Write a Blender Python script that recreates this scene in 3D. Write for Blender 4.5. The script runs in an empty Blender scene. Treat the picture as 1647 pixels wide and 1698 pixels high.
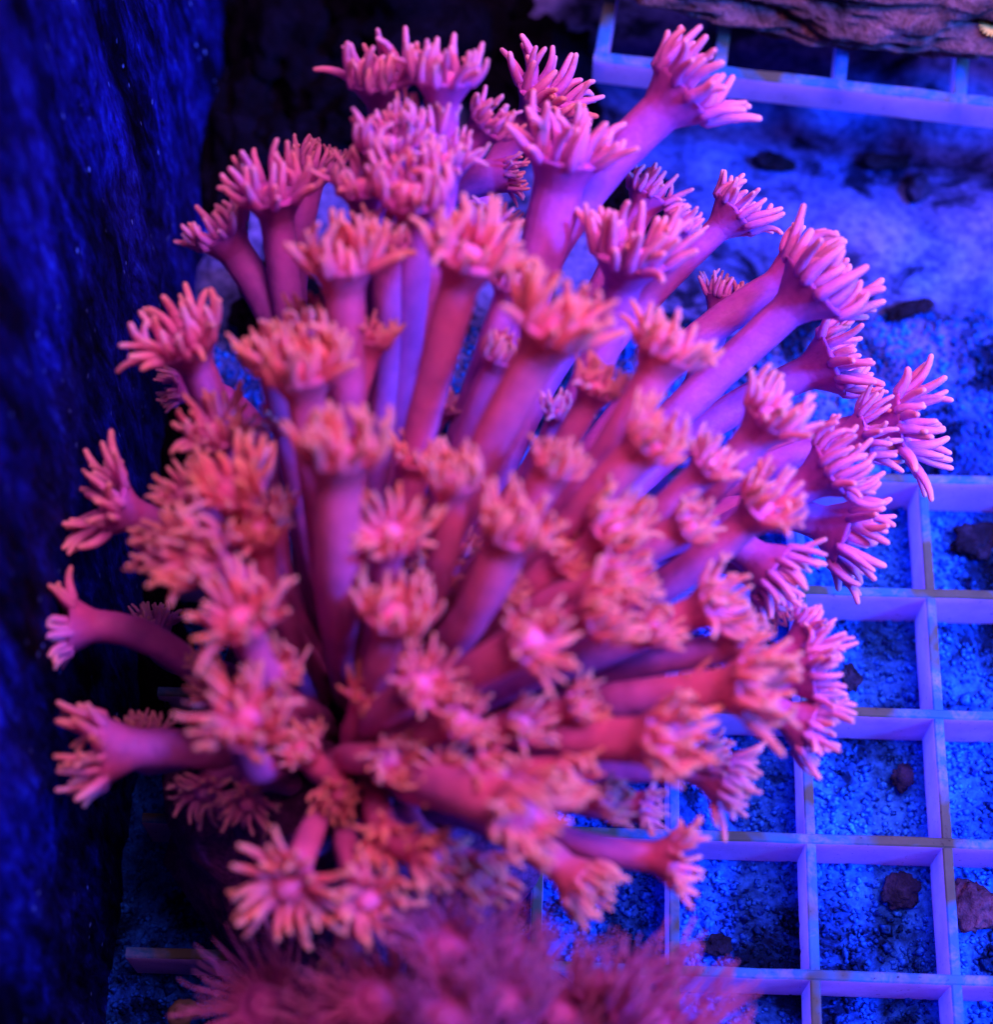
import bpy, math, random
import numpy as np
from mathutils import Vector, Matrix, noise

random.seed(11)
rng = np.random.default_rng(5)
scene = bpy.context.scene
COL = scene.collection
R = math.radians

# ------------------------------------------------------------------ camera
F_PX, CX, CY = 3194.0, 823.5, 849.0           # focal length in photograph pixels
TILT, ROLL, YAW = R(26.1), R(2.17), R(-4.09)
CRATE_TOP = 0.0068
CAM = Vector((0, 0, CRATE_TOP + 0.207))
_d = Vector((0, math.sin(TILT), -math.cos(TILT)))
_r = Vector((1, 0, 0))
_u = Vector((0, math.cos(TILT), math.sin(TILT)))
RT = _r * math.cos(ROLL) - _u * math.sin(ROLL)
UP = _r * math.sin(ROLL) + _u * math.cos(ROLL)
FW = _d
cam_d = bpy.data.cameras.new('camera')
cam = bpy.data.objects.new('camera', cam_d)
COL.objects.link(cam)
m = Matrix((RT, UP, -FW)).transposed().to_4x4()
m.translation = CAM
cam.matrix_world = m
cam_d.sensor_fit = 'AUTO'
cam_d.sensor_width = 36
cam_d.lens = 36 * F_PX / 1698
cam_d.clip_start = 0.005
cam_d.clip_end = 10
cam_d.dof.use_dof = True
cam_d.dof.focus_distance = 0.212
cam_d.dof.aperture_fstop = 17.0
scene.camera = cam

# ------------------------------------------------------------------ light
world = bpy.data.worlds.new('World')
scene.world = world
world.use_nodes = True
bg = world.node_tree.nodes['Background']
bg.inputs[0].default_value = (0.35, 0.07, 0.80, 1)
bg.inputs[1].default_value = 0.040


def area(name, loc, target, size, color, power, spread=180):
    l = bpy.data.lights.new(name, 'AREA')
    l.shape = 'DISK'
    l.size = size
    l.color = color
    l.energy = power
    l.spread = R(spread)
    o = bpy.data.objects.new(name, l)
    COL.objects.link(o)
    o.location = loc
    o.rotation_euler = (Vector(target) - Vector(loc)).to_track_quat('-Z', 'Y').to_euler()
    return o


area('blue_led', (0.30, 0.00, 0.27), (0.082, 0.10, 0.01), 0.07, (0.04, 0.13, 1.0), 0.56, 46)
area('fluorescence_fill', (0.14, 0.13, 0.35), (0.06, 0.12, 0.03), 0.26, (1.0, 0.28, 0.64), 0.45, 66)  # added lamp standing in for the coral's own fluorescent glow

vs = scene.view_settings
vs.view_transform = 'Standard'
vs.look = 'None'
vs.exposure = 0
vs.gamma = 1
vs.use_curve_mapping = False


# ------------------------------------------------------------------ helpers
def ray(u, v):
    return FW + RT * ((u - CX) / F_PX) + UP * ((CY - v) / F_PX)


def at_depth(u, v, s):
    return CAM + ray(u, v) * s


def at_z(u, v, z):
    k = ray(u, v)
    return CAM + k * ((z - CAM.z) / k.z)


def tag(o, label=None, cat=None, group=None, kind=None):
    if label: o['label'] = label
    if cat: o['category'] = cat
    if group: o['group'] = group
    if kind: o['kind'] = kind
    return o


def empty(name, loc):
    o = bpy.data.objects.new(name, None)
    o.empty_display_size = 0.01
    COL.objects.link(o)
    o.location = loc
    return o


def mesh_obj(name, verts, faces, mat, parent=None, loc=None, cols=None, smooth=True):
    me = bpy.data.meshes.new(name)
    me.from_pydata([tuple(v) for v in verts], [], faces)
    if cols is not None:
        a = me.color_attributes.new('Col', 'FLOAT_COLOR', 'POINT')
        flat = np.ones((len(verts), 4), dtype=np.float32)
        flat[:, :3] = np.array(cols, dtype=np.float32)[:, :3]
        a.data.foreach_set('color', flat.ravel())
    if smooth:
        me.polygons.foreach_set('use_smooth', [True] * len(me.polygons))
    me.materials.append(mat)
    me.update()
    o = bpy.data.objects.new(name, me)
    COL.objects.link(o)
    if parent: o.parent = parent
    if loc is not None: o.location = loc
    return o


class Nodes:
    def __init__(s, name):
        s.mat = bpy.data.materials.new(name)
        s.mat.use_nodes = True
        s.t = s.mat.node_tree
        s.b = s.t.nodes['Principled BSDF']
        s.b.inputs['Specular IOR Level'].default_value = .04

    def n(s, typ, **kw):
        x = s.t.nodes.new(typ)
        for k, v in kw.items():
            if k in x.inputs: x.inputs[k].default_value = v
            else: setattr(x, k, v)
        return x

    def l(s, a, b):
        s.t.links.new(a, b)

    def coord(s, scale=(1, 1, 1), rot=(0, 0, 0)):
        g = s.n('ShaderNodeNewGeometry')
        mp = s.n('ShaderNodeMapping')
        mp.inputs['Scale'].default_value = scale
        mp.inputs['Rotation'].default_value = rot
        s.l(g.outputs['Position'], mp.inputs['Vector'])
        return mp.outputs[0]

    def noise(s, vec, scale, detail=4, rough=.6, dist=0):
        x = s.n('ShaderNodeTexNoise')
        x.inputs['Scale'].default_value = scale
        x.inputs['Detail'].default_value = detail
        x.inputs['Roughness'].default_value = rough
        x.inputs['Distortion'].default_value = dist
        s.l(vec, x.inputs['Vector'])
        return x.outputs['Fac']

    def ramp(s, fac, stops):
        x = s.n('ShaderNodeValToRGB')
        e = x.color_ramp.elements
        while len(e) < len(stops): e.new(.5)
        for k, (p, c) in zip(e, stops):
            k.position = p
            k.color = (*c, 1) if len(c) == 3 else c
        s.l(fac, x.inputs[0])
        return x.outputs['Color']

    def mix(s, fac, a, b, mode='MIX'):
        x = s.n('ShaderNodeMix', data_type='RGBA', blend_type=mode)
        for i, v in ((0, fac), (6, a), (7, b)):
            if isinstance(v, (int, float)): x.inputs[i].default_value = v
            elif isinstance(v, tuple): x.inputs[i].default_value = (*v, 1)
            else: s.l(v, x.inputs[i])
        return x.outputs[2]

    def bump(s, h, strength, dist):
        x = s.n('ShaderNodeBump')
        x.inputs['Strength'].default_value = strength
        x.inputs['Distance'].default_value = dist
        s.l(h, x.inputs['Height'])
        s.l(x.outputs[0], s.b.inputs['Normal'])


# ------------------------------------------------------------------ materials
def coral_material(name, sat=1.0):
    k = Nodes(name)
    at = k.n('ShaderNodeAttribute', attribute_name='Col')
    c = k.coord()
    n1 = k.noise(c, 420, 4, .6)
    f = k.ramp(n1, [(.30, (.72, .66, .80)), (.70, (1.08, 1.05, 1.0))])
    col = k.mix(1.0, at.outputs['Color'], f, 'MULTIPLY')
    k.l(col, k.b.inputs['Base Color'])
    k.b.inputs['Roughness'].default_value = .55
    k.b.inputs['Specular IOR Level'].default_value = .22
    k.b.inputs['Subsurface Weight'].default_value = .7
    k.b.inputs['Subsurface Radius'].default_value = (1.0, .45, .6)
    k.b.inputs['Subsurface Scale'].default_value = .0020
    n2 = k.noise(c, 1600, 3, .6)
    k.bump(n2, .30, .0003)
    return k.mat


def sand_material():
    k = Nodes('sand')
    c = k.coord()
    n1 = k.noise(c, 34, 6, .65, .6)
    n2 = k.noise(c, 900, 3, .7)
    n3 = k.noise(c, 13, 4, .6, .3)
    a = k.ramp(n1, [(.30, (.006, .04, .25)), (.42, (.010, .13, .66)), (.62, (.016, .22, .82))])
    # mauve film of algae on open floor
    mauve = k.ramp(n1, [(.34, (.03, .035, .09)), (.52, (.10, .12, .38)), (.70, (.16, .17, .50))])
    sx = k.n('ShaderNodeSeparateXYZ')
    k.l(c, sx.inputs[0])
    ymask = k.ramp(sx.outputs['Y'], [(.105, (0, 0, 0)), (.125, (1, 1, 1))])
    msk = k.mix(1.0, k.ramp(n3, [(.34, (.2, .2, .2)), (.50, (1, 1, 1))]), ymask, 'MULTIPLY')
    a = k.mix(msk, a, mauve)
    st = k.ramp(k.noise(c, 75, 6, .7, .5), [(.40, (.05, .07, .09)), (.50, (.75, .78, .85)), (.6, (1.15, 1.15, 1.1))])
    a = k.mix(1.0, a, st, 'MULTIPLY')
    g = k.ramp(n2, [(.32, (.30, .34, .42)), (.62, (1.1, 1.1, 1.1))])
    col = k.mix(1.0, a, g, 'MULTIPLY')
    k.l(col, k.b.inputs['Base Color'])
    k.b.inputs['Roughness'].default_value = .85
    k.bump(n2, .6, .0006)
    return k.mat


def grain_material():
    k = Nodes('sand_grain')
    c = k.coord()
    n1 = k.noise(c, 34, 6, .65, .6)
    n2 = k.noise(c, 1500, 1, .5)
    st = k.ramp(k.noise(c, 75, 6, .7, .5), [(.40, (.05, .07, .09)), (.50, (.75, .78, .85)), (.6, (1.15, 1.15, 1.1))])
    a = k.ramp(n1, [(.30, (.008, .06, .36)), (.42, (.010, .16, .80)), (.62, (.016, .27, .95))])
    a = k.mix(1.0, a, st, 'MULTIPLY')
    g = k.ramp(n2, [(.36, (.10, .16, .30)), (.60, (1.2, 1.2, 1.15))])
    k.l(k.mix(1.0, a, g, 'MULTIPLY'), k.b.inputs['Base Color'])
    k.b.inputs['Roughness'].default_value = .7
    return k.mat


def plastic_material():
    k = Nodes('crate_plastic')
    c = k.coord()
    base = (.74, .66, .97)
    n1 = k.noise(c, 260, 4, .7, .4)
    n2 = k.noise(c, 90, 3, .6, .2)
    n3 = k.noise(c, 1500, 3, .7)
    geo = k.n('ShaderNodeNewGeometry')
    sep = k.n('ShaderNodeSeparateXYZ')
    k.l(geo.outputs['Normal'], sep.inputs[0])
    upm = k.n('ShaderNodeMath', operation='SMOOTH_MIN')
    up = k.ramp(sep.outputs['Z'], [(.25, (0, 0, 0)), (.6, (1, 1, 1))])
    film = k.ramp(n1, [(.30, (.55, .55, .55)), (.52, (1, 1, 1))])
    a = k.mix(k.mix(1.0, up, film, 'MULTIPLY'), base, (.05, .36, .74))  # cyan light on upward faces painted in along with the film
    alg = k.ramp(n2, [(.46, (0, 0, 0)), (.56, (.9, .9, .9))])
    up2 = k.ramp(sep.outputs['Z'], [(.10, (0, 0, 0)), (.5, (1, 1, 1))])
    a = k.mix(k.mix(1.0, up2, alg, 'MULTIPLY'), a, (.16, .20, .05))
    spots = k.ramp(n3, [(.27, (.25, .22, .3)), (.36, (1, 1, 1))])
    a = k.mix(1.0, a, spots, 'MULTIPLY')
    stain = k.ramp(k.noise(c, 150, 5, .7), [(.3, (.72, .72, .8)), (.7, (1.05, 1.05, 1.05))])
    a = k.mix(1.0, a, stain, 'MULTIPLY')
    k.t.nodes.remove(upm)
    k.l(a, k.b.inputs['Base Color'])
    k.b.inputs['Roughness'].default_value = .5
    k.b.inputs['Specular IOR Level'].default_value = .10
    k.bump(n1, .25, .0004)
    tr = k.n('ShaderNodeBsdfTranslucent')
    k.l(a, tr.inputs['Color'])
    ms = k.n('ShaderNodeMixShader')
    ms.inputs[0].default_value = .58
    k.l(k.b.outputs[0], ms.inputs[1])
    k.l(tr.outputs[0], ms.inputs[2])
    k.l(ms.outputs[0], k.t.nodes['Material Output'].inputs['Surface'])
    return k.mat


def wall_material():
    k = Nodes('wall_growth')
    c = k.coord((1, 1, .40))
    n1 = k.noise(c, 620, 6, .75, 0)
    n2 = k.noise(k.coord((1, 1, .30)), 75, 5, .68, 0)
    a = k.ramp(n1, [(.36, (.002, .002, .02)), (.52, (.006, .010, .23)), (.64, (.011, .035, .50)), (.80, (.04, .16, .85))])
    d = k.ramp(n2, [(.40, (.05, .04, .06)), (.50, (.45, .45, .5)), (.62, (1.3, 1.3, 1.3))])
    a = k.mix(1.0, a, d, 'MULTIPLY')
    vo = k.n('ShaderNodeTexVoronoi')
    vo.inputs['Scale'].default_value = 620
    k.l(k.coord((1, 1, .7)), vo.inputs['Vector'])
    sp = k.ramp(vo.outputs['Distance'], [(.10, (1, 1, 1)), (.20, (0, 0, 0))])
    pick = k.ramp(k.noise(k.coord(), 260, 2, .5), [(.56, (0, 0, 0)), (.66, (1, 1, 1))])
    a = k.mix(k.mix(1.0, sp, pick, 'MULTIPLY'), a, (.10, .28, .85))
    k.l(a, k.b.inputs['Base Color'])
    k.b.inputs['Roughness'].default_value = .7
    k.bump(n1, .6, .0008)
    return k.mat


def rock_material(name, dark, mid, light):
    k = Nodes(name)
    c = k.coord()
    n1 = k.noise(c, 160, 7, .7, .4)
    n2 = k.noise(c, 800, 4, .7)
    a = k.ramp(n1, [(.34, dark), (.52, mid), (.72, light)])
    g = k.ramp(n2, [(.3, (.45, .45, .5)), (.65, (1.15, 1.15, 1.15))])
    k.l(k.mix(1.0, a, g, 'MULTIPLY'), k.b.inputs['Base Color'])
    k.b.inputs['Roughness'].default_value = .85
    k.bump(n1, .9, .0022)
    return k.mat


def plain(name, col, rough=.6):
    k = Nodes(name)
    n = k.noise(k.coord(), 700, 3, .6)
    f = k.ramp(n, [(.3, (.6, .6, .65)), (.7, (1.1, 1.1, 1.1))])
    k.l(k.mix(1.0, tuple(col), f, 'MULTIPLY'), k.b.inputs['Base Color'])
    k.b.inputs['Roughness'].default_value = rough
    k.bump(n, .4, .0005)
    return k.mat


M_CORAL = coral_material('coral_flesh')
M_CORAL2 = coral_material('dim_coral_flesh')
M_SAND = sand_material()
M_GRAIN = grain_material()
M_CRATE = plastic_material()
M_WALL = wall_material()
M_ROCK = rock_material('purple_rock', (.03, .02, .02), (.14, .095, .10), (.30, .21, .24))
M_ROCK2 = rock_material('brown_rubble', (.006, .012, .04), (.02, .03, .09), (.05, .06, .20))
M_ROCK3 = rock_material('mauve_rock', (.02, .015, .03), (.07, .045, .08), (.14, .09, .15))
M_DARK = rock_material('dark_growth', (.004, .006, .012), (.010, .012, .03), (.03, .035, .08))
M_SHADE = rock_material('shade_black', (.001, .001, .004), (.002, .002, .008), (.005, .006, .02))  # near-black colour carries the shade on the floor
M_SKEL = rock_material('coral_skeleton', (.12, .03, .12), (.26, .07, .22), (.40, .12, .34))
M_YELLOW = plain('yellow_polyp', (.75, .75, .15))
M_SHELL = plain('pale_shell', (.16, .15, .10))
M_BLUE = plain('blue_growth', (.10, .20, .85))


# ------------------------------------------------------------------ setting
def crate_pt(c, r, z=0.0):
    """column / row of the lower egg crate grid (15 mm pitch) -> world"""
    x = (0.212155 - c * 0.0724619) * 0.207
    y = (0.517643 - r * 0.0724619) * 0.207
    cs, sn = math.cos(YAW), math.sin(YAW)
    return Vector((cs * x - sn * y, sn * x + cs * y, z))


def floor():
    nx, ny = 150, 150
    xs = np.linspace(-.20, .30, nx)
    ys = np.linspace(-.12, .38, ny)
    vs_, fs = [], []
    for j in range(ny):
        for i in range(nx):
            p = Vector((xs[i], ys[j], 0))
            h = noise.noise(p * 60) * .0007 + noise.noise(p * 180) * .0004
            vs_.append((xs[i], ys[j], h - .0008))
    for j in range(ny - 1):
        for i in range(nx - 1):
            a = j * nx + i
            fs.append((a, a + 1, a + nx + 1, a + nx))
    tag(mesh_obj('sand_floor', vs_, fs, M_SAND), kind='structure')


def grains():
    N = 36000
    V = np.zeros((N, 6, 3), dtype=np.float32)
    base = np.array([(1, 0, 0), (-1, 0, 0), (0, 1, 0), (0, -1, 0), (0, 0, 1), (0, 0, -1)], dtype=np.float32)
    px = rng.uniform(-.05, .09, N)
    py = rng.uniform(0, .132, N)
    sz = rng.uniform(.00022, .00050, N) * (1 + .8 * (rng.random(N) > .93))
    for i in range(N):
        q = base * sz[i] * rng.uniform(.6, 1.3, (6, 1)) + rng.uniform(-.25, .25, (6, 3)) * sz[i]
        a = rng.uniform(0, 6.28)
        c, s = math.cos(a), math.sin(a)
        x = q[:, 0] * c - q[:, 1] * s
        y = q[:, 0] * s + q[:, 1] * c
        p = Vector((px[i], py[i], 0))
        h = noise.noise(p * 60) * .0007 + noise.noise(p * 180) * .0004 - .0008
        V[i, :, 0] = x + px[i]
        V[i, :, 1] = y + py[i]
        V[i, :, 2] = q[:, 2] + h + sz[i] * .35
    tri = [(0, 2, 4), (2, 1, 4), (1, 3, 4), (3, 0, 4), (2, 0, 5), (1, 2, 5), (3, 1, 5), (0, 3, 5)]
    fs = [(a + 6 * i, b + 6 * i, c + 6 * i) for i in range(N) for a, b, c in tri]
    o = mesh_obj('sand_grains', V.reshape(-1, 3).tolist(), fs, M_GRAIN)
    tag(o, 'coarse blue-lit sand grains strewn over the tank floor', 'sand', kind='stuff')


def tank_wall():
    """back wall of the tank, overgrown, just beyond the crate's cut end"""
    a = crate_pt(6.15, 9)
    b = crate_pt(6.15, -16)
    d = (b - a)
    L = d.length
    d.normalize()
    nrm = Vector((d.y, -d.x, 0))
    nu, nv = 260, 110
    H = .26
    vs_, fs = [], []
    for j in range(nv):
        for i in range(nu):
            p = a + d * (L * i / (nu - 1)) + Vector((0, 0, -.004 + H * j / (nv - 1)))
            q = Vector((p.x, p.y, p.z * .35))
            h = noise.fractal(q * 120, .9, 2.1, 5) * .0009 + noise.noise(q * 500) * .0005
            vs_.append(p + nrm * h)
    n0 = len(vs_)
    for j in range(nv - 1):
        for i in range(nu - 1):
            k = j * nu + i
            fs.append((k, k + 1, k + nu + 1, k + nu))
    # thickness
    for j in (0, nv - 1):
        for i in (0, nu - 1):
            vs_.append(vs_[j * nu + i] - nrm * .012)
    fs.append((n0, n0 + 2, n0 + 3, n0 + 1))
    o = mesh_obj('tank_wall', vs_, fs, M_WALL)
    tag(o, 'dark upright tank wall with streaky blue-lit growth', 'wall', kind='structure')


def bar_mesh(name, p0, p1, z0, z1, wt, wb, mat, parent, seed=0, seg=None):
    """one tapered moulded bar from p0 to p1, chamfered along its top"""
    d = (p1 - p0)
    L = d.length
    d.normalize()
    n = Vector((-d.y, d.x, 0))
    seg = seg or max(4, int(L / .004))
    ch = min(.00018, wt * .2)
    prof = [(-wb / 2, z0), (wb / 2, z0), (wt / 2, z1 - ch), (wt / 2 - ch, z1), (-wt / 2 + ch, z1), (-wt / 2, z1 - ch)]
    vs_, fs = [], []
    base = parent.location
    for i in range(seg + 1):
        c = p0 + d * (L * i / seg)
        for (a, z) in prof:
            q = c + n * a
            j1 = noise.noise(Vector((q.x * 260, q.y * 260, z * 260 + seed)))
            vs_.append(Vector((q.x, q.y, z)) + n * j1 * .00008 + Vector((0, 0, j1 * .00007 if z > z0 else 0)) - base)
    k = len(prof)
    for i in range(seg):
        for j in range(k):
            fs.append((i * k + j, i * k + (j + 1) % k, (i + 1) * k + (j + 1) % k, (i + 1) * k + j))
    fs.append(tuple(range(k))[::-1])
    fs.append(tuple(seg * k + j for j in range(k)))
    return mesh_obj(name, vs_, fs, mat, parent, smooth=False)


def lower_crate():
    root = empty('egg_crate', crate_pt(2, 3, 0))
    tag(root, 'white plastic egg crate lattice lying on the sand beneath the pink coral', 'egg crate')
    z1 = CRATE_TOP
    for r in range(0, 8):
        bar_mesh('bar', crate_pt(5.95, r), crate_pt(-2.6, r), -.0005, z1, .00115, .00130, M_CRATE, root, r)
    for c in range(-2, 6):
        bar_mesh('bar', crate_pt(c, 7.5), crate_pt(c, -.02), -.0003, z1 - .00016, .00115, .00130, M_CRATE, root, 30 + c)
    return root


UZ = CRATE_TOP + .0145


def upper_crate():
    A = at_z(985, 92, UZ)
    B = at_z(1647, 168, UZ)
    d = (B - A).normalized()
    n = Vector((-d.y, d.x, 0))
    A0 = A - Vector((0, 0, A.z))
    root = empty('egg_crate', A0)
    tag(root, 'raised white plastic egg crate shelf with a purple rock lying on it', 'egg crate')
    z0, z1 = UZ - .0042, UZ
    C0 = at_z(996, 92, UZ)
    t0 = (C0 - A).dot(d)
    for r in range(4):
        bar_mesh('bar', A0 + n * .015 * r + d * (t0 - .0008), A0 + n * .015 * r + d * .085, z0, z1, .0016, .0016, M_CRATE, root, 60 + r)
    for c in range(6):
        q = A0 + d * (t0 + .015 * c)
        st = .0032 if c in (1,) else .0005
        bar_mesh('bar', q - n * st, q + n * .05, z0 + .0002, z1 - .00018, .0016, .0016, M_CRATE, root, 70 + c)
    for (c, r) in ((5, 1), (5, 3), (1, 3)):
        q = A0 + d * (t0 + .015 * c) + n * (.015 * r)
        vs_, fs = [], []
        for zz in (-.002, z0 + .001):
            for i in range(12):
                a = i * math.pi / 6
                vs_.append(q + Vector((math.cos(a) * .003, math.sin(a) * .003, zz)) - root.location)
        for i in range(12):
            fs.append((i, (i + 1) % 12, 12 + (i + 1) % 12, 12 + i))
        fs += [tuple(range(12))[::-1], tuple(range(12, 24))]
        mesh_obj('leg', vs_, fs, M_CRATE, root)
    return d, n


def lump(name, center, size, mat, seed, rough=.35, sub=4, freq=1.6, rotz=0, flat=0.0):
    import bmesh
    bm = bmesh.new()
    bmesh.ops.create_icosphere(bm, subdivisions=sub, radius=1)
    for v in bm.verts:
        p = v.co.copy()
        h = 1 + rough * noise.fractal(p * freq + Vector((seed * 7.1, seed * 3.3, seed)), .9, 2.0, 5)
        v.co = p * h
        if flat and v.co.z < -flat: v.co.z = -flat
    rm = Matrix.Rotation(rotz, 3, 'Z')
    for v in bm.verts:
        v.co = rm @ Vector((v.co.x * size[0], v.co.y * size[1], v.co.z * size[2]))
    me = bpy.data.meshes.new(name)
    bm.to_mesh(me)
    bm.free()
    me.polygons.foreach_set('use_smooth', [True] * len(me.polygons))
    me.materials.append(mat)
    o = bpy.data.objects.new(name, me)
    COL.objects.link(o)
    o.location = center
    return o


floor()
grains()
tank_wall()
lower_crate()
du, nu_ = upper_crate()

# ------------------------------------------------------------------ coral polyps
C_TIP = np.array((.96, .42, .24))
C_TENT = np.array((.86, .23, .30))
C_DISC = np.array((.78, .18, .36))
C_MOUTH = np.array((.98, .30, .50))
C_CUP = np.array((.70, .16, .26))
C_STALK = np.array((.58, .15, .36))
C_BASE = np.array((.46, .11, .38))


def frames(pts):
    T = []
    for i in range(len(pts)):
        a = pts[max(0, i - 1)]
        b = pts[min(len(pts) - 1, i + 1)]
        T.append((b - a).normalized())
    n = T[0].orthogonal().normalized()
    out = []
    for i, t in enumerate(T):
        if i:
            q = T[i - 1].rotation_difference(t)
            n = (q @ n)
            n = (n - t * n.dot(t)).normalized()
        out.append((t, n, t.cross(n)))
    return out


def tube(pts, radii, sides, cap=True):
    fr = frames(pts)
    vs_, fs = [], []
    for p, r, (t, n, b) in zip(pts, radii, fr):
        for k in range(sides):
            a = 2 * math.pi * k / sides
            vs_.append(p + (n * math.cos(a) + b * math.sin(a)) * r)
    for i in range(len(pts) - 1):
        for k in range(sides):
            fs.append((i * sides + k, i * sides + (k + 1) % sides, (i + 1) * sides + (k + 1) % sides, (i + 1) * sides + k))
    if cap:
        fs.append(tuple((len(pts) - 1) * sides + k for k in range(sides)))
    return vs_, fs


def tentacle(o, rad, axis, D, beta, curl, length, thick, rnd, sides, seg, colors):
    """soft finger from o, leaning beta away from axis in the direction rad"""
    side = axis.cross(rad)
    dirv = (axis * math.cos(beta) + rad * math.sin(beta)).normalized()
    pts = [o - rad * thick * 1.7 - axis * thick * .35, o - rad * thick * .55 - axis * thick * .25]
    p = o.copy()
    sw = rnd.gauss(0, .28)
    step = length / seg
    bend = curl / seg
    s_wave = rnd.gauss(0, .5)
    for i in range(seg):
        pts.append(p.copy())
        ang = bend * (0.4 + 1.2 * i / seg)
        b_ax = (axis * -math.sin(beta) + rad * math.cos(beta))
        beta += ang
        dirv = (axis * math.cos(beta) + rad * math.sin(beta) + side * (sw * (i / seg) + .18 * math.sin(s_wave + 3 * i / seg))).normalized()
        p = p + dirv * step
    pts.append(p.copy())
    n = len(pts)
    radii = []
    for i in range(n):
        t = i / (n - 1)
        r = thick * (1.14 - .30 * t - .26 * t ** 3)
        radii.append(r * (.45 if i == 0 else .85 if i == 1 else 1))
    # rounded tip
    tipd = (pts[-1] - pts[-2]).normalized()
    rt = radii[-1]
    pts += [pts[-1] + tipd * rt * .55, pts[-1] + tipd * rt * .95]
    radii += [rt * .78, rt * .30]
    v, f = tube(pts, radii, sides)
    cs = []
    for i in range(len(pts)):
        t = min(1, i / (n - 1))
        c = colors['tent'] * (1 - t ** 2.2) + colors['tip'] * t ** 2.2
        cs += [c] * sides
    return v, f, cs


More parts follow.
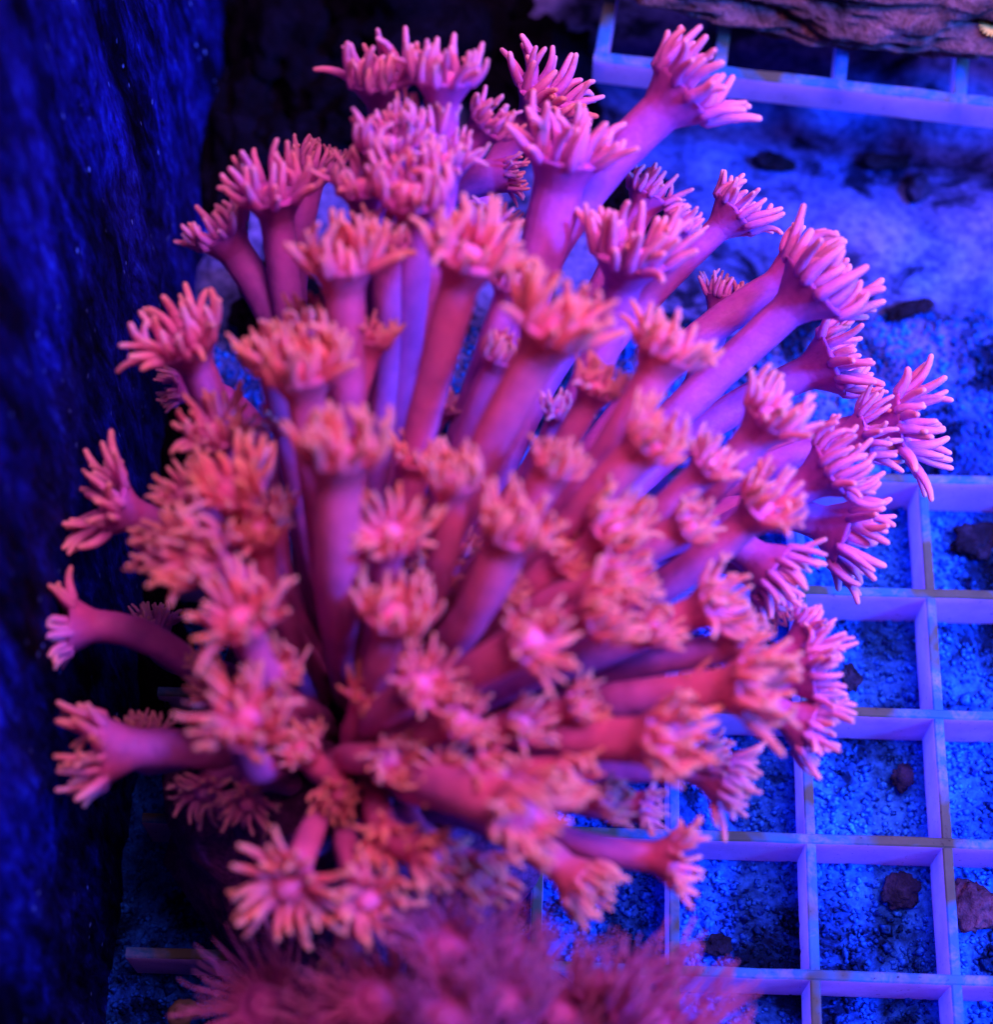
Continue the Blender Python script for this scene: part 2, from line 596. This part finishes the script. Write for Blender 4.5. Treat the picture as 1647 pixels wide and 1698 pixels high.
def build_polyp(parent, head, axis, axis_s, base, out, D, rs, beta0, curl0, seed, ntent=30, individual=False,
                lenf=.30, thickf=.039, colors=None, jitter=1.0, mat=None, detail=1):
    rnd = random.Random(seed)
    mat = mat or M_CORAL
    colors = colors or PAL
    tone = 1 + rnd.uniform(-.10, .06)
    hue = rnd.uniform(-.04, .04)
    pal = {k: np.clip(v * tone * np.array((1 + hue, 1 - hue, 1 - hue)), 0, 1) for k, v in colors.items()}
    D = D * 1.13
    rd = D * .265                                    # oral disc radius
    neck = head - axis * D * .27
    L = (neck - base).length
    c1 = base + out * L * .33
    c2 = neck - (axis_s * .75 + axis * .25) * L * .40
    pts, rad, cs = [], [], []
    NS = 44
    wob = [rnd.uniform(0, 6.28) for _ in range(3)]
    for i in range(NS + 1):
        t = i / NS
        p = base * (1 - t) ** 3 + c1 * 3 * t * (1 - t) ** 2 + c2 * 3 * t * t * (1 - t) + neck * t ** 3
        pts.append(p)
        r = rs * (1.04 - .10 * math.sin(t * 3.14) + .035 * math.sin(9 * t + wob[0]) + .02 * math.sin(27 * t + wob[1]) + .016 * noise.noise(Vector((t * 34, seed, 0))) )
        rad.append(r)
        k = t ** 1.2
        cs.append(pal['base'] * (1 - k) + pal['stalk'] * k if t < .85 else pal['stalk'] * (1 - (t - .85) / .15 * .6) + pal['cup'] * ((t - .85) / .15 * .6))
    # flaring cup
    for (h, r) in ((.05, None), (.10, None), (.15, None), (.19, None), (.225, None), (.25, None)):
        k = (h / .25) ** 1.35
        pts.append(neck + axis * D * h)
        rad.append(rs + (rd * 1.05 - rs) * k if rd * 1.05 > rs else rs * (1 + .05 * k))
        cs.append(pal['cup'])
    rim = max(rad[-1], rd)
    pts.append(neck + axis * D * .262)
    rad.append(rim * .96)
    cs.append(pal['disc'])
    sides = 16
    v, f = tube(pts, rad, sides, cap=False)
    # furrows and wrinkles
    fr = frames(pts)
    for i in range(len(pts)):
        for k in range(sides):
            q = v[i * sides + k]
            w = noise.noise(q * 900 + Vector((seed, 0, 0))) * .05 + .028 * math.sin(k * 2 * math.pi * 4 / sides + wob[2])
            v[i * sides + k] = pts[i] + (q - pts[i]) * (1 + w)
    cols = [c for c in cs for _ in range(sides)]
    loc = base - parent.location
    body = mesh_obj('polyp', [q - base for q in v], f, mat, parent, loc, cols)
    # oral disc with mouth cone
    n = axis.orthogonal().normalized()
    b = axis.cross(n)
    top = neck + axis * D * .257
    prof = [(rim * .99, -.010), (rim * .86, .012), (rim * .66, -.006), (rim * .46, -.008), (rim * .36, .02), (rim * .26, .052), (rim * .14, .066), (rim * .05, .058)]
    vs_, fs, cl = [], [], []
    for j, (r, h) in enumerate(prof):
        mm = max(0, min(1, (rim * .42 - r) / (rim * .2)))
        for k in range(sides):
            a = 2 * math.pi * k / sides
            rr = r * (1 + .05 * math.sin(8 * a + wob[0]))
            hh = h * D + (.008 * D * math.sin(12 * a) if 1 <= j <= 3 else 0)
            vs_.append(top + (n * math.cos(a) + b * math.sin(a)) * rr + axis * hh - base)
            cl.append(pal['disc'] * (1 - mm) + pal['mouth'] * mm)
    for j in range(len(prof) - 1):
        for k in range(sides):
            fs.append((j * sides + k, j * sides + (k + 1) % sides, (j + 1) * sides + (k + 1) % sides, (j + 1) * sides + k))
    fs.append(tuple((len(prof) - 1) * sides + k for k in range(sides)))
    mesh_obj('oral_disc', vs_, fs, mat, body, None, cl)
    # tentacles
    V, Fc, Cc = [], [], []
    ph0 = rnd.uniform(0, 6.28)
    for k in range(ntent):
        a = ph0 + 2 * math.pi * (k + rnd.uniform(-.22, .22)) / ntent
        az = a
        a += .16 * math.sin(3 * a + wob[1]) + .10 * math.sin(7 * a + wob[2])
        rv = n * math.cos(a) + b * math.sin(a)
        inner = k % 3
        o = top + rv * rim * (.95, .80, .66)[inner] + axis * D * (-.012, .004, .008)[inner]
        be = beta0 * (1.0, .80, .62)[inner] + rnd.gauss(0, .25) * jitter
        be += (.20 * math.sin(2 * az + wob[0]) + .12 * math.sin(5 * az + wob[2])) * jitter
        cu = curl0 + rnd.gauss(0, .60) * jitter
        ln = D * lenf * rnd.uniform(.60, 1.22)
        th = D * thickf * rnd.uniform(.86, 1.14)
        tv, tf, tc = tentacle(o, rv, axis, D, be, cu, ln, th, rnd, 7 if individual else 6, 6 if individual else 5, pal)
        if individual:
            ob = tv[0]
            mesh_obj('tentacle', [q - base for q in tv], tf, mat, body, None, tc)
        else:
            k0 = len(V)
            V += [q - base for q in tv]
            Fc += [tuple(i + k0 for i in ff) for ff in tf]
            Cc += tc
    if V:
        tag(mesh_obj('tentacle_crown', V, Fc, mat, body, None, Cc), kind='stuff')
    return body


PAL = dict(tip=C_TIP, tent=C_TENT, disc=C_DISC, mouth=C_MOUTH, cup=C_CUP, stalk=C_STALK, base=C_BASE)


def img_dir(th, phi):
    th, phi = R(th), R(phi)
    return ((RT * math.cos(th) + UP * math.sin(th)) * math.cos(phi) - FW * math.sin(phi)).normalized()


def depth(s):
    return .158 + 1.10 * (s - .093)


# u, v, D(px), theta, phi, s, beta(deg), stalk width px, individual
POLYPS = [
    (632, 128, 165, 95, 38, .125, 42, 55, 0), (738, 128, 160, 88, 28, .120, 40, 50, 0),
    (812, 205, 110, 45, 30, .126, 38, 50, 0), (908, 160, 165, 48, 42, .140, 52, 50, 1),
    (938, 252, 200, 78, 32, .122, 40, 84, 0), (1135, 150, 200, 42, 8, .127, 46, 70, 1),
    (845, 290, 85, 5, 10, .135, 30, 60, 0), (643, 236, 140, 92, 50, .118, 45, 55, 0),
    (688, 318, 175, 88, 48, .113, 46, 60, 0), (568, 432, 180, 92, 32, .108, 44, 66, 0),
    (778, 420, 195, 72, 36, .106, 44, 66, 0), (825, 372, 95, 60, 18, .126, 35, 45, 0),
    (452, 318, 170, 95, 38, .122, 50, 56, 0), (520, 275, 110, 75, 15, .132, 38, 45, 0),
    (366, 385, 140, 125, 22, .126, 55, 56, 0), (303, 565, 175, 112, 42, .118, 58, 60, 0),
    (290, 645, 85, 178, 18, .130, 48, 42, 0), (357, 712, 145, 100, 58, .113, 60, 55, 0),
    (384, 805, 170, 100, 46, .105, 52, 58, 0), (178, 838, 185, 158, 32, .121, 62, 55, 1),
    (303, 820, 115, 130, 52, .111, 55, 48, 0), (325, 922, 155, 150, 60, .101, 62, 55, 0),
    (397, 1022, 165, 105, 56, .098, 60, 58, 0), (407, 1190, 180, 80, 72, .097, 66, 60, 0),
    (112, 1037, 165, 177, 14, .120, 56, 56, 1), (258, 1032, 95, 95, 8, .134, 50, 42, 0),
    (165, 1245, 200, 182, 12, .114, 50, 72, 0), (232, 1212, 95, 80, 12, .122, 45, 44, 0),
    (336, 1318, 105, 255, 55, .118, 66, 42, 0), (408, 1335, 105, 272, 62, .116, 68, 42, 0),
    (476, 1476, 185, 250, 68, .100, 72, 52, 0), (611, 1496, 150, 305, 64, .101, 72, 46, 0),
    (575, 1590, 100, 270, 30, .112, 55, 46, 0), (500, 612, 190, 95, 32, .104, 46, 62, 0),
    (562, 748, 205, 86, 30, .096, 40, 76, 0), (615, 560, 110, 72, 18, .112, 40, 45, 0),
    (648, 882, 150, 80, 56, .101, 56, 55, 0), (752, 792, 135, 85, 34, .101, 40, 55, 0),
    (850, 876, 160, 68, 38, .100, 42, 74, 0), (920, 770, 125, 60, 28, .103, 36, 60, 0),
    (735, 672, 85, 60, 24, .121, 48, 38, 0), (930, 685, 90, 70, 30, .122, 50, 40, 0),
    (918, 540, 200, 60, 32, .101, 36, 76, 0), (1105, 582, 160, 63, 18, .109, 42, 62, 0),
    (1048, 420, 200, 76, 34, .121, 42, 60, 0), (1078, 322, 115, 62, 6, .135, 22, 42, 0),
    (1128, 372, 100, 42, 6, .133, 24, 40, 0), (1222, 352, 140, 42, 6, .141, 40, 44, 1),
    (1200, 490, 95, 78, 4, .146, 40, 40, 0), (1355, 472, 210, 42, 14, .131, 46, 62, 1),
    (1325, 452, 150, 30, 4, .143, 40, 56, 0), (1385, 600, 175, 22, 10, .142, 46, 55, 0),
    (1505, 702, 195, 6, 22, .141, 58, 50, 1), (1282, 690, 175, 52, 28, .116, 38, 64, 0),
    (1385, 775, 175, 32, 22, .130, 46, 60, 0), (1080, 728, 150, 46, 34, .104, 34, 66, 0),
    (1270, 838, 155, 45, 38, .113, 38, 58, 0), (1145, 868, 115, 30, 38, .109, 36, 55, 0),
    (1405, 885, 195, -22, 8, .136, 44, 55, 1), (1285, 950, 170, -38, 10, .126, 42, 58, 0),
    (1018, 872, 150, 46, 42, .105, 42, 60, 0), (1030, 950, 135, 22, 46, .104, 48, 55, 0),
    (1000, 1015, 150, 22, 42, .101, 44, 58, 0), (886, 1060, 145, 32, 60, .097, 52, 76, 0),
    (655, 1015, 160, 74, 42, .101, 52, 58, 0), (700, 1132, 130, 42, 66, .098, 60, 60, 0),
    (650, 1260, 120, 5, 70, .102, 62, 55, 0), (965, 1168, 110, 22, 42, .104, 36, 45, 0),
    (1190, 1000, 155, 26, 34, .109, 42, 58, 0), (1248, 1140, 185, 6, 32, .105, 40, 70, 0),
    (1348, 1050, 130, 42, 6, .126, 42, 50, 0), (1352, 1118, 160, 8, 10, .123, 40, 52, 0),
    (1342, 1205, 165, -24, 6, .123, 42, 52, 1), (1105, 1230, 185, 2, 42, .101, 42, 76, 0),
    (1180, 1262, 110, 10, 10, .116, 40, 45, 0), (1205, 1298, 150, -22, 10, .116, 42, 50, 0),
    (1040, 1118, 80, 22, 10, .119, 40, 36, 0), (1075, 1340, 90, 0, 28, .116, 40, 52, 0),
    (1118, 1425, 145, -4, 10, .111, 46, 48, 0), (872, 1345, 200, -10, 46, .094, 44, 84, 0),
    (815, 1290, 130, 20, 48, .098, 46, 66, 0), (968, 1468, 150, -36, 22, .106, 42, 60, 0),
    (338, 1100, 80, 100, 25, .118, 50, 40, 0), (765, 905, 80, 62, 36, .120, 46, 36, 0),
    (590, 905, 70, 88, 36, .119, 46, 34, 0), (462, 838, 80, 85, 25, .112, 46, 38, 0),
    (1290, 1010, 90, -60, 10, .130, 40, 45, 0),
    (590, 985, 100, 82, 40, .110, 44, 46, 0), (610, 1150, 110, 70, 50, .106, 48, 50, 0), (720, 960, 105, 72, 40, .110, 44, 48, 0), (830, 590, 100, 65, 30, .116, 42, 46, 0), (690, 760, 110, 80, 36, .112, 42, 48, 0),
    (700, 212, 130, 90, 35, .121, 42, 50, 0), (600, 305, 135, 95, 45, .118, 48, 50, 0), (745, 262, 115, 80, 40, .119, 44, 46, 0),
    (640, 395, 130, 90, 40, .114, 46, 50, 0), (520, 535, 120, 95, 35, .112, 44, 50, 0), (447, 592, 130, 100, 40, .110, 48, 52, 0),
    (425, 880, 135, 95, 45, .105, 50, 52, 0), (262, 905, 115, 150, 45, .110, 52, 46, 0), (455, 1110, 120, 90, 55, .104, 52, 50, 0),
    (350, 1140, 100, 140, 50, .109, 55, 46, 0), (815, 975, 115, 50, 42, .106, 46, 52, 0), (765, 1190, 125, 30, 58, .100, 54, 55, 0),
    (735, 1285, 115, 10, 58, .101, 54, 55, 0), (720, 1425, 135, -20, 48, .102, 50, 60, 0), (800, 1455, 140, -25, 38, .104, 48, 58, 0),
    (1155, 1150, 115, 15, 32, .108, 42, 52, 0), (1085, 1040, 115, 25, 38, .107, 42, 52, 0), (1235, 1070, 120, 10, 28, .111, 42, 52, 0),
    (940, 925, 115, 40, 42, .107, 44, 52, 0), (870, 1200, 115, 20, 48, .102, 46, 55, 0), (945, 1290, 125, 0, 42, .101, 44, 58, 0),
    (1012, 1325, 105, 0, 32, .108, 42, 50, 0), (500, 1240, 100, 120, 60, .106, 58, 46, 0), (560, 1320, 100, 270, 60, .107, 60, 46, 0),
    (640, 1395, 120, 290, 60, .104, 56, 50, 0), (480, 700, 115, 95, 40, .113, 46, 48, 0), (850, 470, 110, 70, 30, .117, 44, 46, 0),
    (1180, 770, 120, 45, 35, .112, 40, 50, 0), (990, 640, 115, 62, 30, .114, 42, 48, 0), (1440, 720, 150, 15, 10, .139, 46, 50, 0),
]

CORE = at_z(600, 1330, CRATE_TOP)
CORE_R = Vector((.021, .022, .026))
colony = empty('coral_colony', CORE)
tag(colony, 'large pink flowerpot coral colony with long-stalked daisy-like polyps', 'coral')
sk = lump('skeleton', (0, 0, .004), (CORE_R.x, CORE_R.y, CORE_R.z * .82), M_SKEL, 3, .16, 4, 2.2, 0, 0.16)
sk.parent = colony


def tint(s):  # bluer light farther off painted into the polyp colours by depth
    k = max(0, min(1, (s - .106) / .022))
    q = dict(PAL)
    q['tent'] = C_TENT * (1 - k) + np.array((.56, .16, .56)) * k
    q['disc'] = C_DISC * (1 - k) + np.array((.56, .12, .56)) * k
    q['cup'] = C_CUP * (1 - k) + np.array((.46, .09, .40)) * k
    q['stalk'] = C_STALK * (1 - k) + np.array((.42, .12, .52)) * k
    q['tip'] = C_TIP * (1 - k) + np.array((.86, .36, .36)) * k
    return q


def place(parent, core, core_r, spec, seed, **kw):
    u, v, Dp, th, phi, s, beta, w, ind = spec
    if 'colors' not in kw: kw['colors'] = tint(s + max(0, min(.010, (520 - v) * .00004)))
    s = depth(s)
    head = at_depth(u, v, s)
    D = Dp * s / F_PX
    if v < 650: D *= 1.08
    elif Dp > 125 and s < depth(.106) and v < 1300: D *= 1.08
    rs = w * .48 * s / F_PX
    axis = img_dir(th, phi * (1.0 if v > 1280 else .84))
    axis_s = img_dir(th, phi * .45)
    cc = core + Vector((0, 0, core_r.z * .25))
    dv = (head - cc)
    # neighbours leave the skeleton side by side
    dv = dv.normalized() + Vector((0, 0, .25))
    dv.normalize()
    q = Vector((dv.x / core_r.x, dv.y / core_r.y, dv.z / core_r.z))
    base = cc + dv * (0.78 / q.length)
    if base.z < core.z + rs * .6: base.z = core.z + rs * .6
    return build_polyp(parent, head, axis, axis_s, base, dv, D, rs, R(beta * (.72 if phi < 50 else (1.0 if v > 1280 else .74))), kw.pop('curl', random.Random(seed).uniform(-.75, .25)), seed, individual=bool(ind), **kw)


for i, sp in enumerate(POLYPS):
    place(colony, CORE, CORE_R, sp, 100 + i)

# second, dimmer colony at the lower edge, finer tentacles
PAL2 = dict(tip=np.array((.62, .16, .26)), tent=np.array((.45, .10, .28)), disc=np.array((.40, .08, .30)), mouth=np.array((.48, .12, .34)),
            cup=np.array((.38, .07, .20)), stalk=np.array((.32, .07, .32)), base=np.array((.22, .05, .26)))
PAL2 = {k: v * .95 for k, v in PAL2.items()}
CORE2 = at_z(800, 1840, CRATE_TOP)
colony2 = empty('coral_colony', CORE2)
tag(colony2, 'dim purple coral colony with fine wispy tentacles below the pink coral', 'coral')
sk2 = lump('skeleton', (0, 0, .003), (.018, .014, .013), M_SKEL, 8, .16, 4, 2.2, 0, 0.2)
sk2.parent = colony2
POLYPS2 = [
    (432, 1665, 200, 120, 60, 0.110, 56, 50, 0), (622, 1655, 190, 100, 56, 0.104, 52, 55, 0),
    (740, 1570, 190, 90, 40, 0.102, 42, 60, 0), (845, 1575, 180, 60, 32, 0.108, 40, 50, 0),
    (740, 1690, 210, 80, 45, 0.096, 46, 60, 0), (1085, 1700, 300, 52, 26, 0.104, 38, 80, 0),
    (930, 1680, 180, 70, 38, 0.104, 42, 60, 0), (680, 1510, 150, 95, 40, 0.108, 44, 50, 0),
    (1000, 1640, 170, 72, 26, 0.106, 36, 55, 0), (840, 1660, 190, 75, 40, 0.100, 42, 60, 0),
    (545, 1690, 170, 100, 50, 0.106, 50, 50, 0),
]
for i, sp in enumerate(POLYPS2):
    place(colony2, CORE2, Vector((.018, .014, .014)), sp, 300 + i, ntent=110, lenf=.40, thickf=.0100, colors=PAL2, mat=M_CORAL2, jitter=.55)

# ------------------------------------------------------------------ rocks and small growth
rk = at_z(1425, -24, UZ)
o = lump('live_rock', (rk.x, rk.y, UZ + .0045), (.036, .0125, .0070), M_ROCK, 2, .22, 6, 2.8, math.atan2(du.y, du.x), .62)
tag(o, 'purple-brown encrusted rock slab lying across the raised crate shelf', 'rock')
yp = at_z(1648, 46, UZ + .006)
root = empty('button_polyp', yp)
tag(root, 'small yellow-green ring polyp growing on the purple rock', 'polyp')
vv, ff = [], []
for i in range(20):
    a = 2 * math.pi * i / 20
    d_ = Vector((math.cos(a), math.sin(a), .25))
    t_v, t_f = tube([d_ * .0006, d_ * .0013, d_ * .0018, d_ * .0019], [.00022, .00018, .00012, .00004], 5)
    k0 = len(vv)
    vv += t_v
    ff += [tuple(q + k0 for q in x) for x in t_f]
mesh_obj('fringe', vv, ff, M_YELLOW, root)
t_v, t_f = tube([Vector((0, 0, -.004)), Vector((0, 0, -.001)), Vector((0, 0, .0002)), Vector((0, 0, .0003))], [.0007, .0008, .0009, .0003], 12)
mesh_obj('column', t_v, t_f, M_YELLOW, root)

SHADE_ROCKS = [(390, 235, 130, 240, .006, 'black rock added as shade along the wall foot beside the upper left polyps'),  # rocks put in to stand for the dark of shaded floor
         (575, 190, 200, 170, .006, 'black rock added as shade between two topmost stalks and wall'),
         (470, 60, 190, 260, .007, 'overgrown rock blackened as shade between the tank wall and the coral'),
         (700, 40, 330, 260, .011, 'broad rock blackened as shade behind the topmost pink polyps'),
         (900, 150, 190, 220, .009, 'rock blackened as shade under the end of the raised crate shelf'),
         (1040, 330, 130, 90, .004, 'low black rock added as shade beside the long violet stalk'),
         (455, 262, 130, 130, .005, 'black rock added as shade at the wall foot behind leaning side polyps'),
         (470, 520, 150, 150, .006, 'black rock added as shade in the gap between upper stalks and wall'),
         (300, 760, 120, 200, .006, 'black rock added as shade at the wall foot behind the left polyp fans'),
         (250, 1080, 120, 260, .006, 'black rock added as shade at the wall foot behind the sideways stalks')]
for i, (u, v, sx, sy, hz, lab) in enumerate(SHADE_ROCKS):
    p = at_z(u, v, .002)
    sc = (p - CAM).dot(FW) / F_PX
    o = lump('shade_rock', (p.x, p.y, .001), (sx * sc * .5, sy * sc * .58, hz), M_SHADE, 50 + i, .35, 5, 2.0, random.uniform(-.3, .3), .3)
    tag(o, lab, 'rock', 'rocks blackened as shade behind the coral')
RUBBLE = [  # u, v, size px x,y, material, label
    (1290, 262, 60, 34, M_DARK, 'dark round algae tuft on the open floor near the crate shelf'),
    (1470, 262, 70, 34, M_DARK, 'long dark algae clump on the open floor below the crate shelf'),
    (1528, 305, 34, 60, M_ROCK2, 'small upright brown rubble piece on the open floor'),
    (1515, 505, 80, 26, M_DARK, 'dark flat flake on open floor right of the spiky pink fans'),
    (1615, 890, 70, 60, M_DARK, 'black stone filling a crate cell at the lattice edge'),
    (1500, 1285, 40, 46, M_ROCK2, 'purple-brown stone in a crate cell corner'),
    (1498, 1475, 60, 50, M_ROCK2, 'large mauve stone partly under a crate bar'),
    (1620, 1500, 80, 90, M_ROCK3, 'mauve rock with pitted face beside a crate bar'),
    (1190, 1565, 46, 34, M_DARK, 'dark forked debris lying on blue sand in a cell'),
    (1415, 1120, 30, 40, M_DARK, 'black pebble beside the pink tentacle fans'),
]
for i, (u, v, sx, sy, mt, lab) in enumerate(RUBBLE):
    p = at_z(u, v, .001)
    sc = (p - CAM).dot(FW) / F_PX
    hz = min(sx, sy) * sc * .20
    o = lump('stone', (p.x, p.y, hz * .3), (sx * sc * .5, sy * sc * .5, hz), mt, 20 + i, .55, 4, 1.3, random.uniform(-.4, .4), .5)
    tag(o, lab, 'stone', 'stones on the tank floor')

p = at_z(292, 1672, .012)
root = empty('snail_shell', (p.x, p.y, CRATE_TOP))
tag(root, 'small pale ribbed snail shell resting on the dark crate bar', 'shell')
pts, rad = [], []
for i in range(46):
    t = i / 45
    a = t * 4.2 * math.pi
    rr = .0011 * (1 - t) ** 1.1 + .0001
    pts.append(Vector((rr * math.cos(a), rr * math.sin(a), .0008 + .0024 * t)))
    rad.append((.0008 * (1 - t) + .0001) * (1 + .10 * math.sin(i * 2.2)))
t_v, t_f = tube(pts, rad, 9)
mesh_obj('whorl', t_v, t_f, M_SHELL, root)
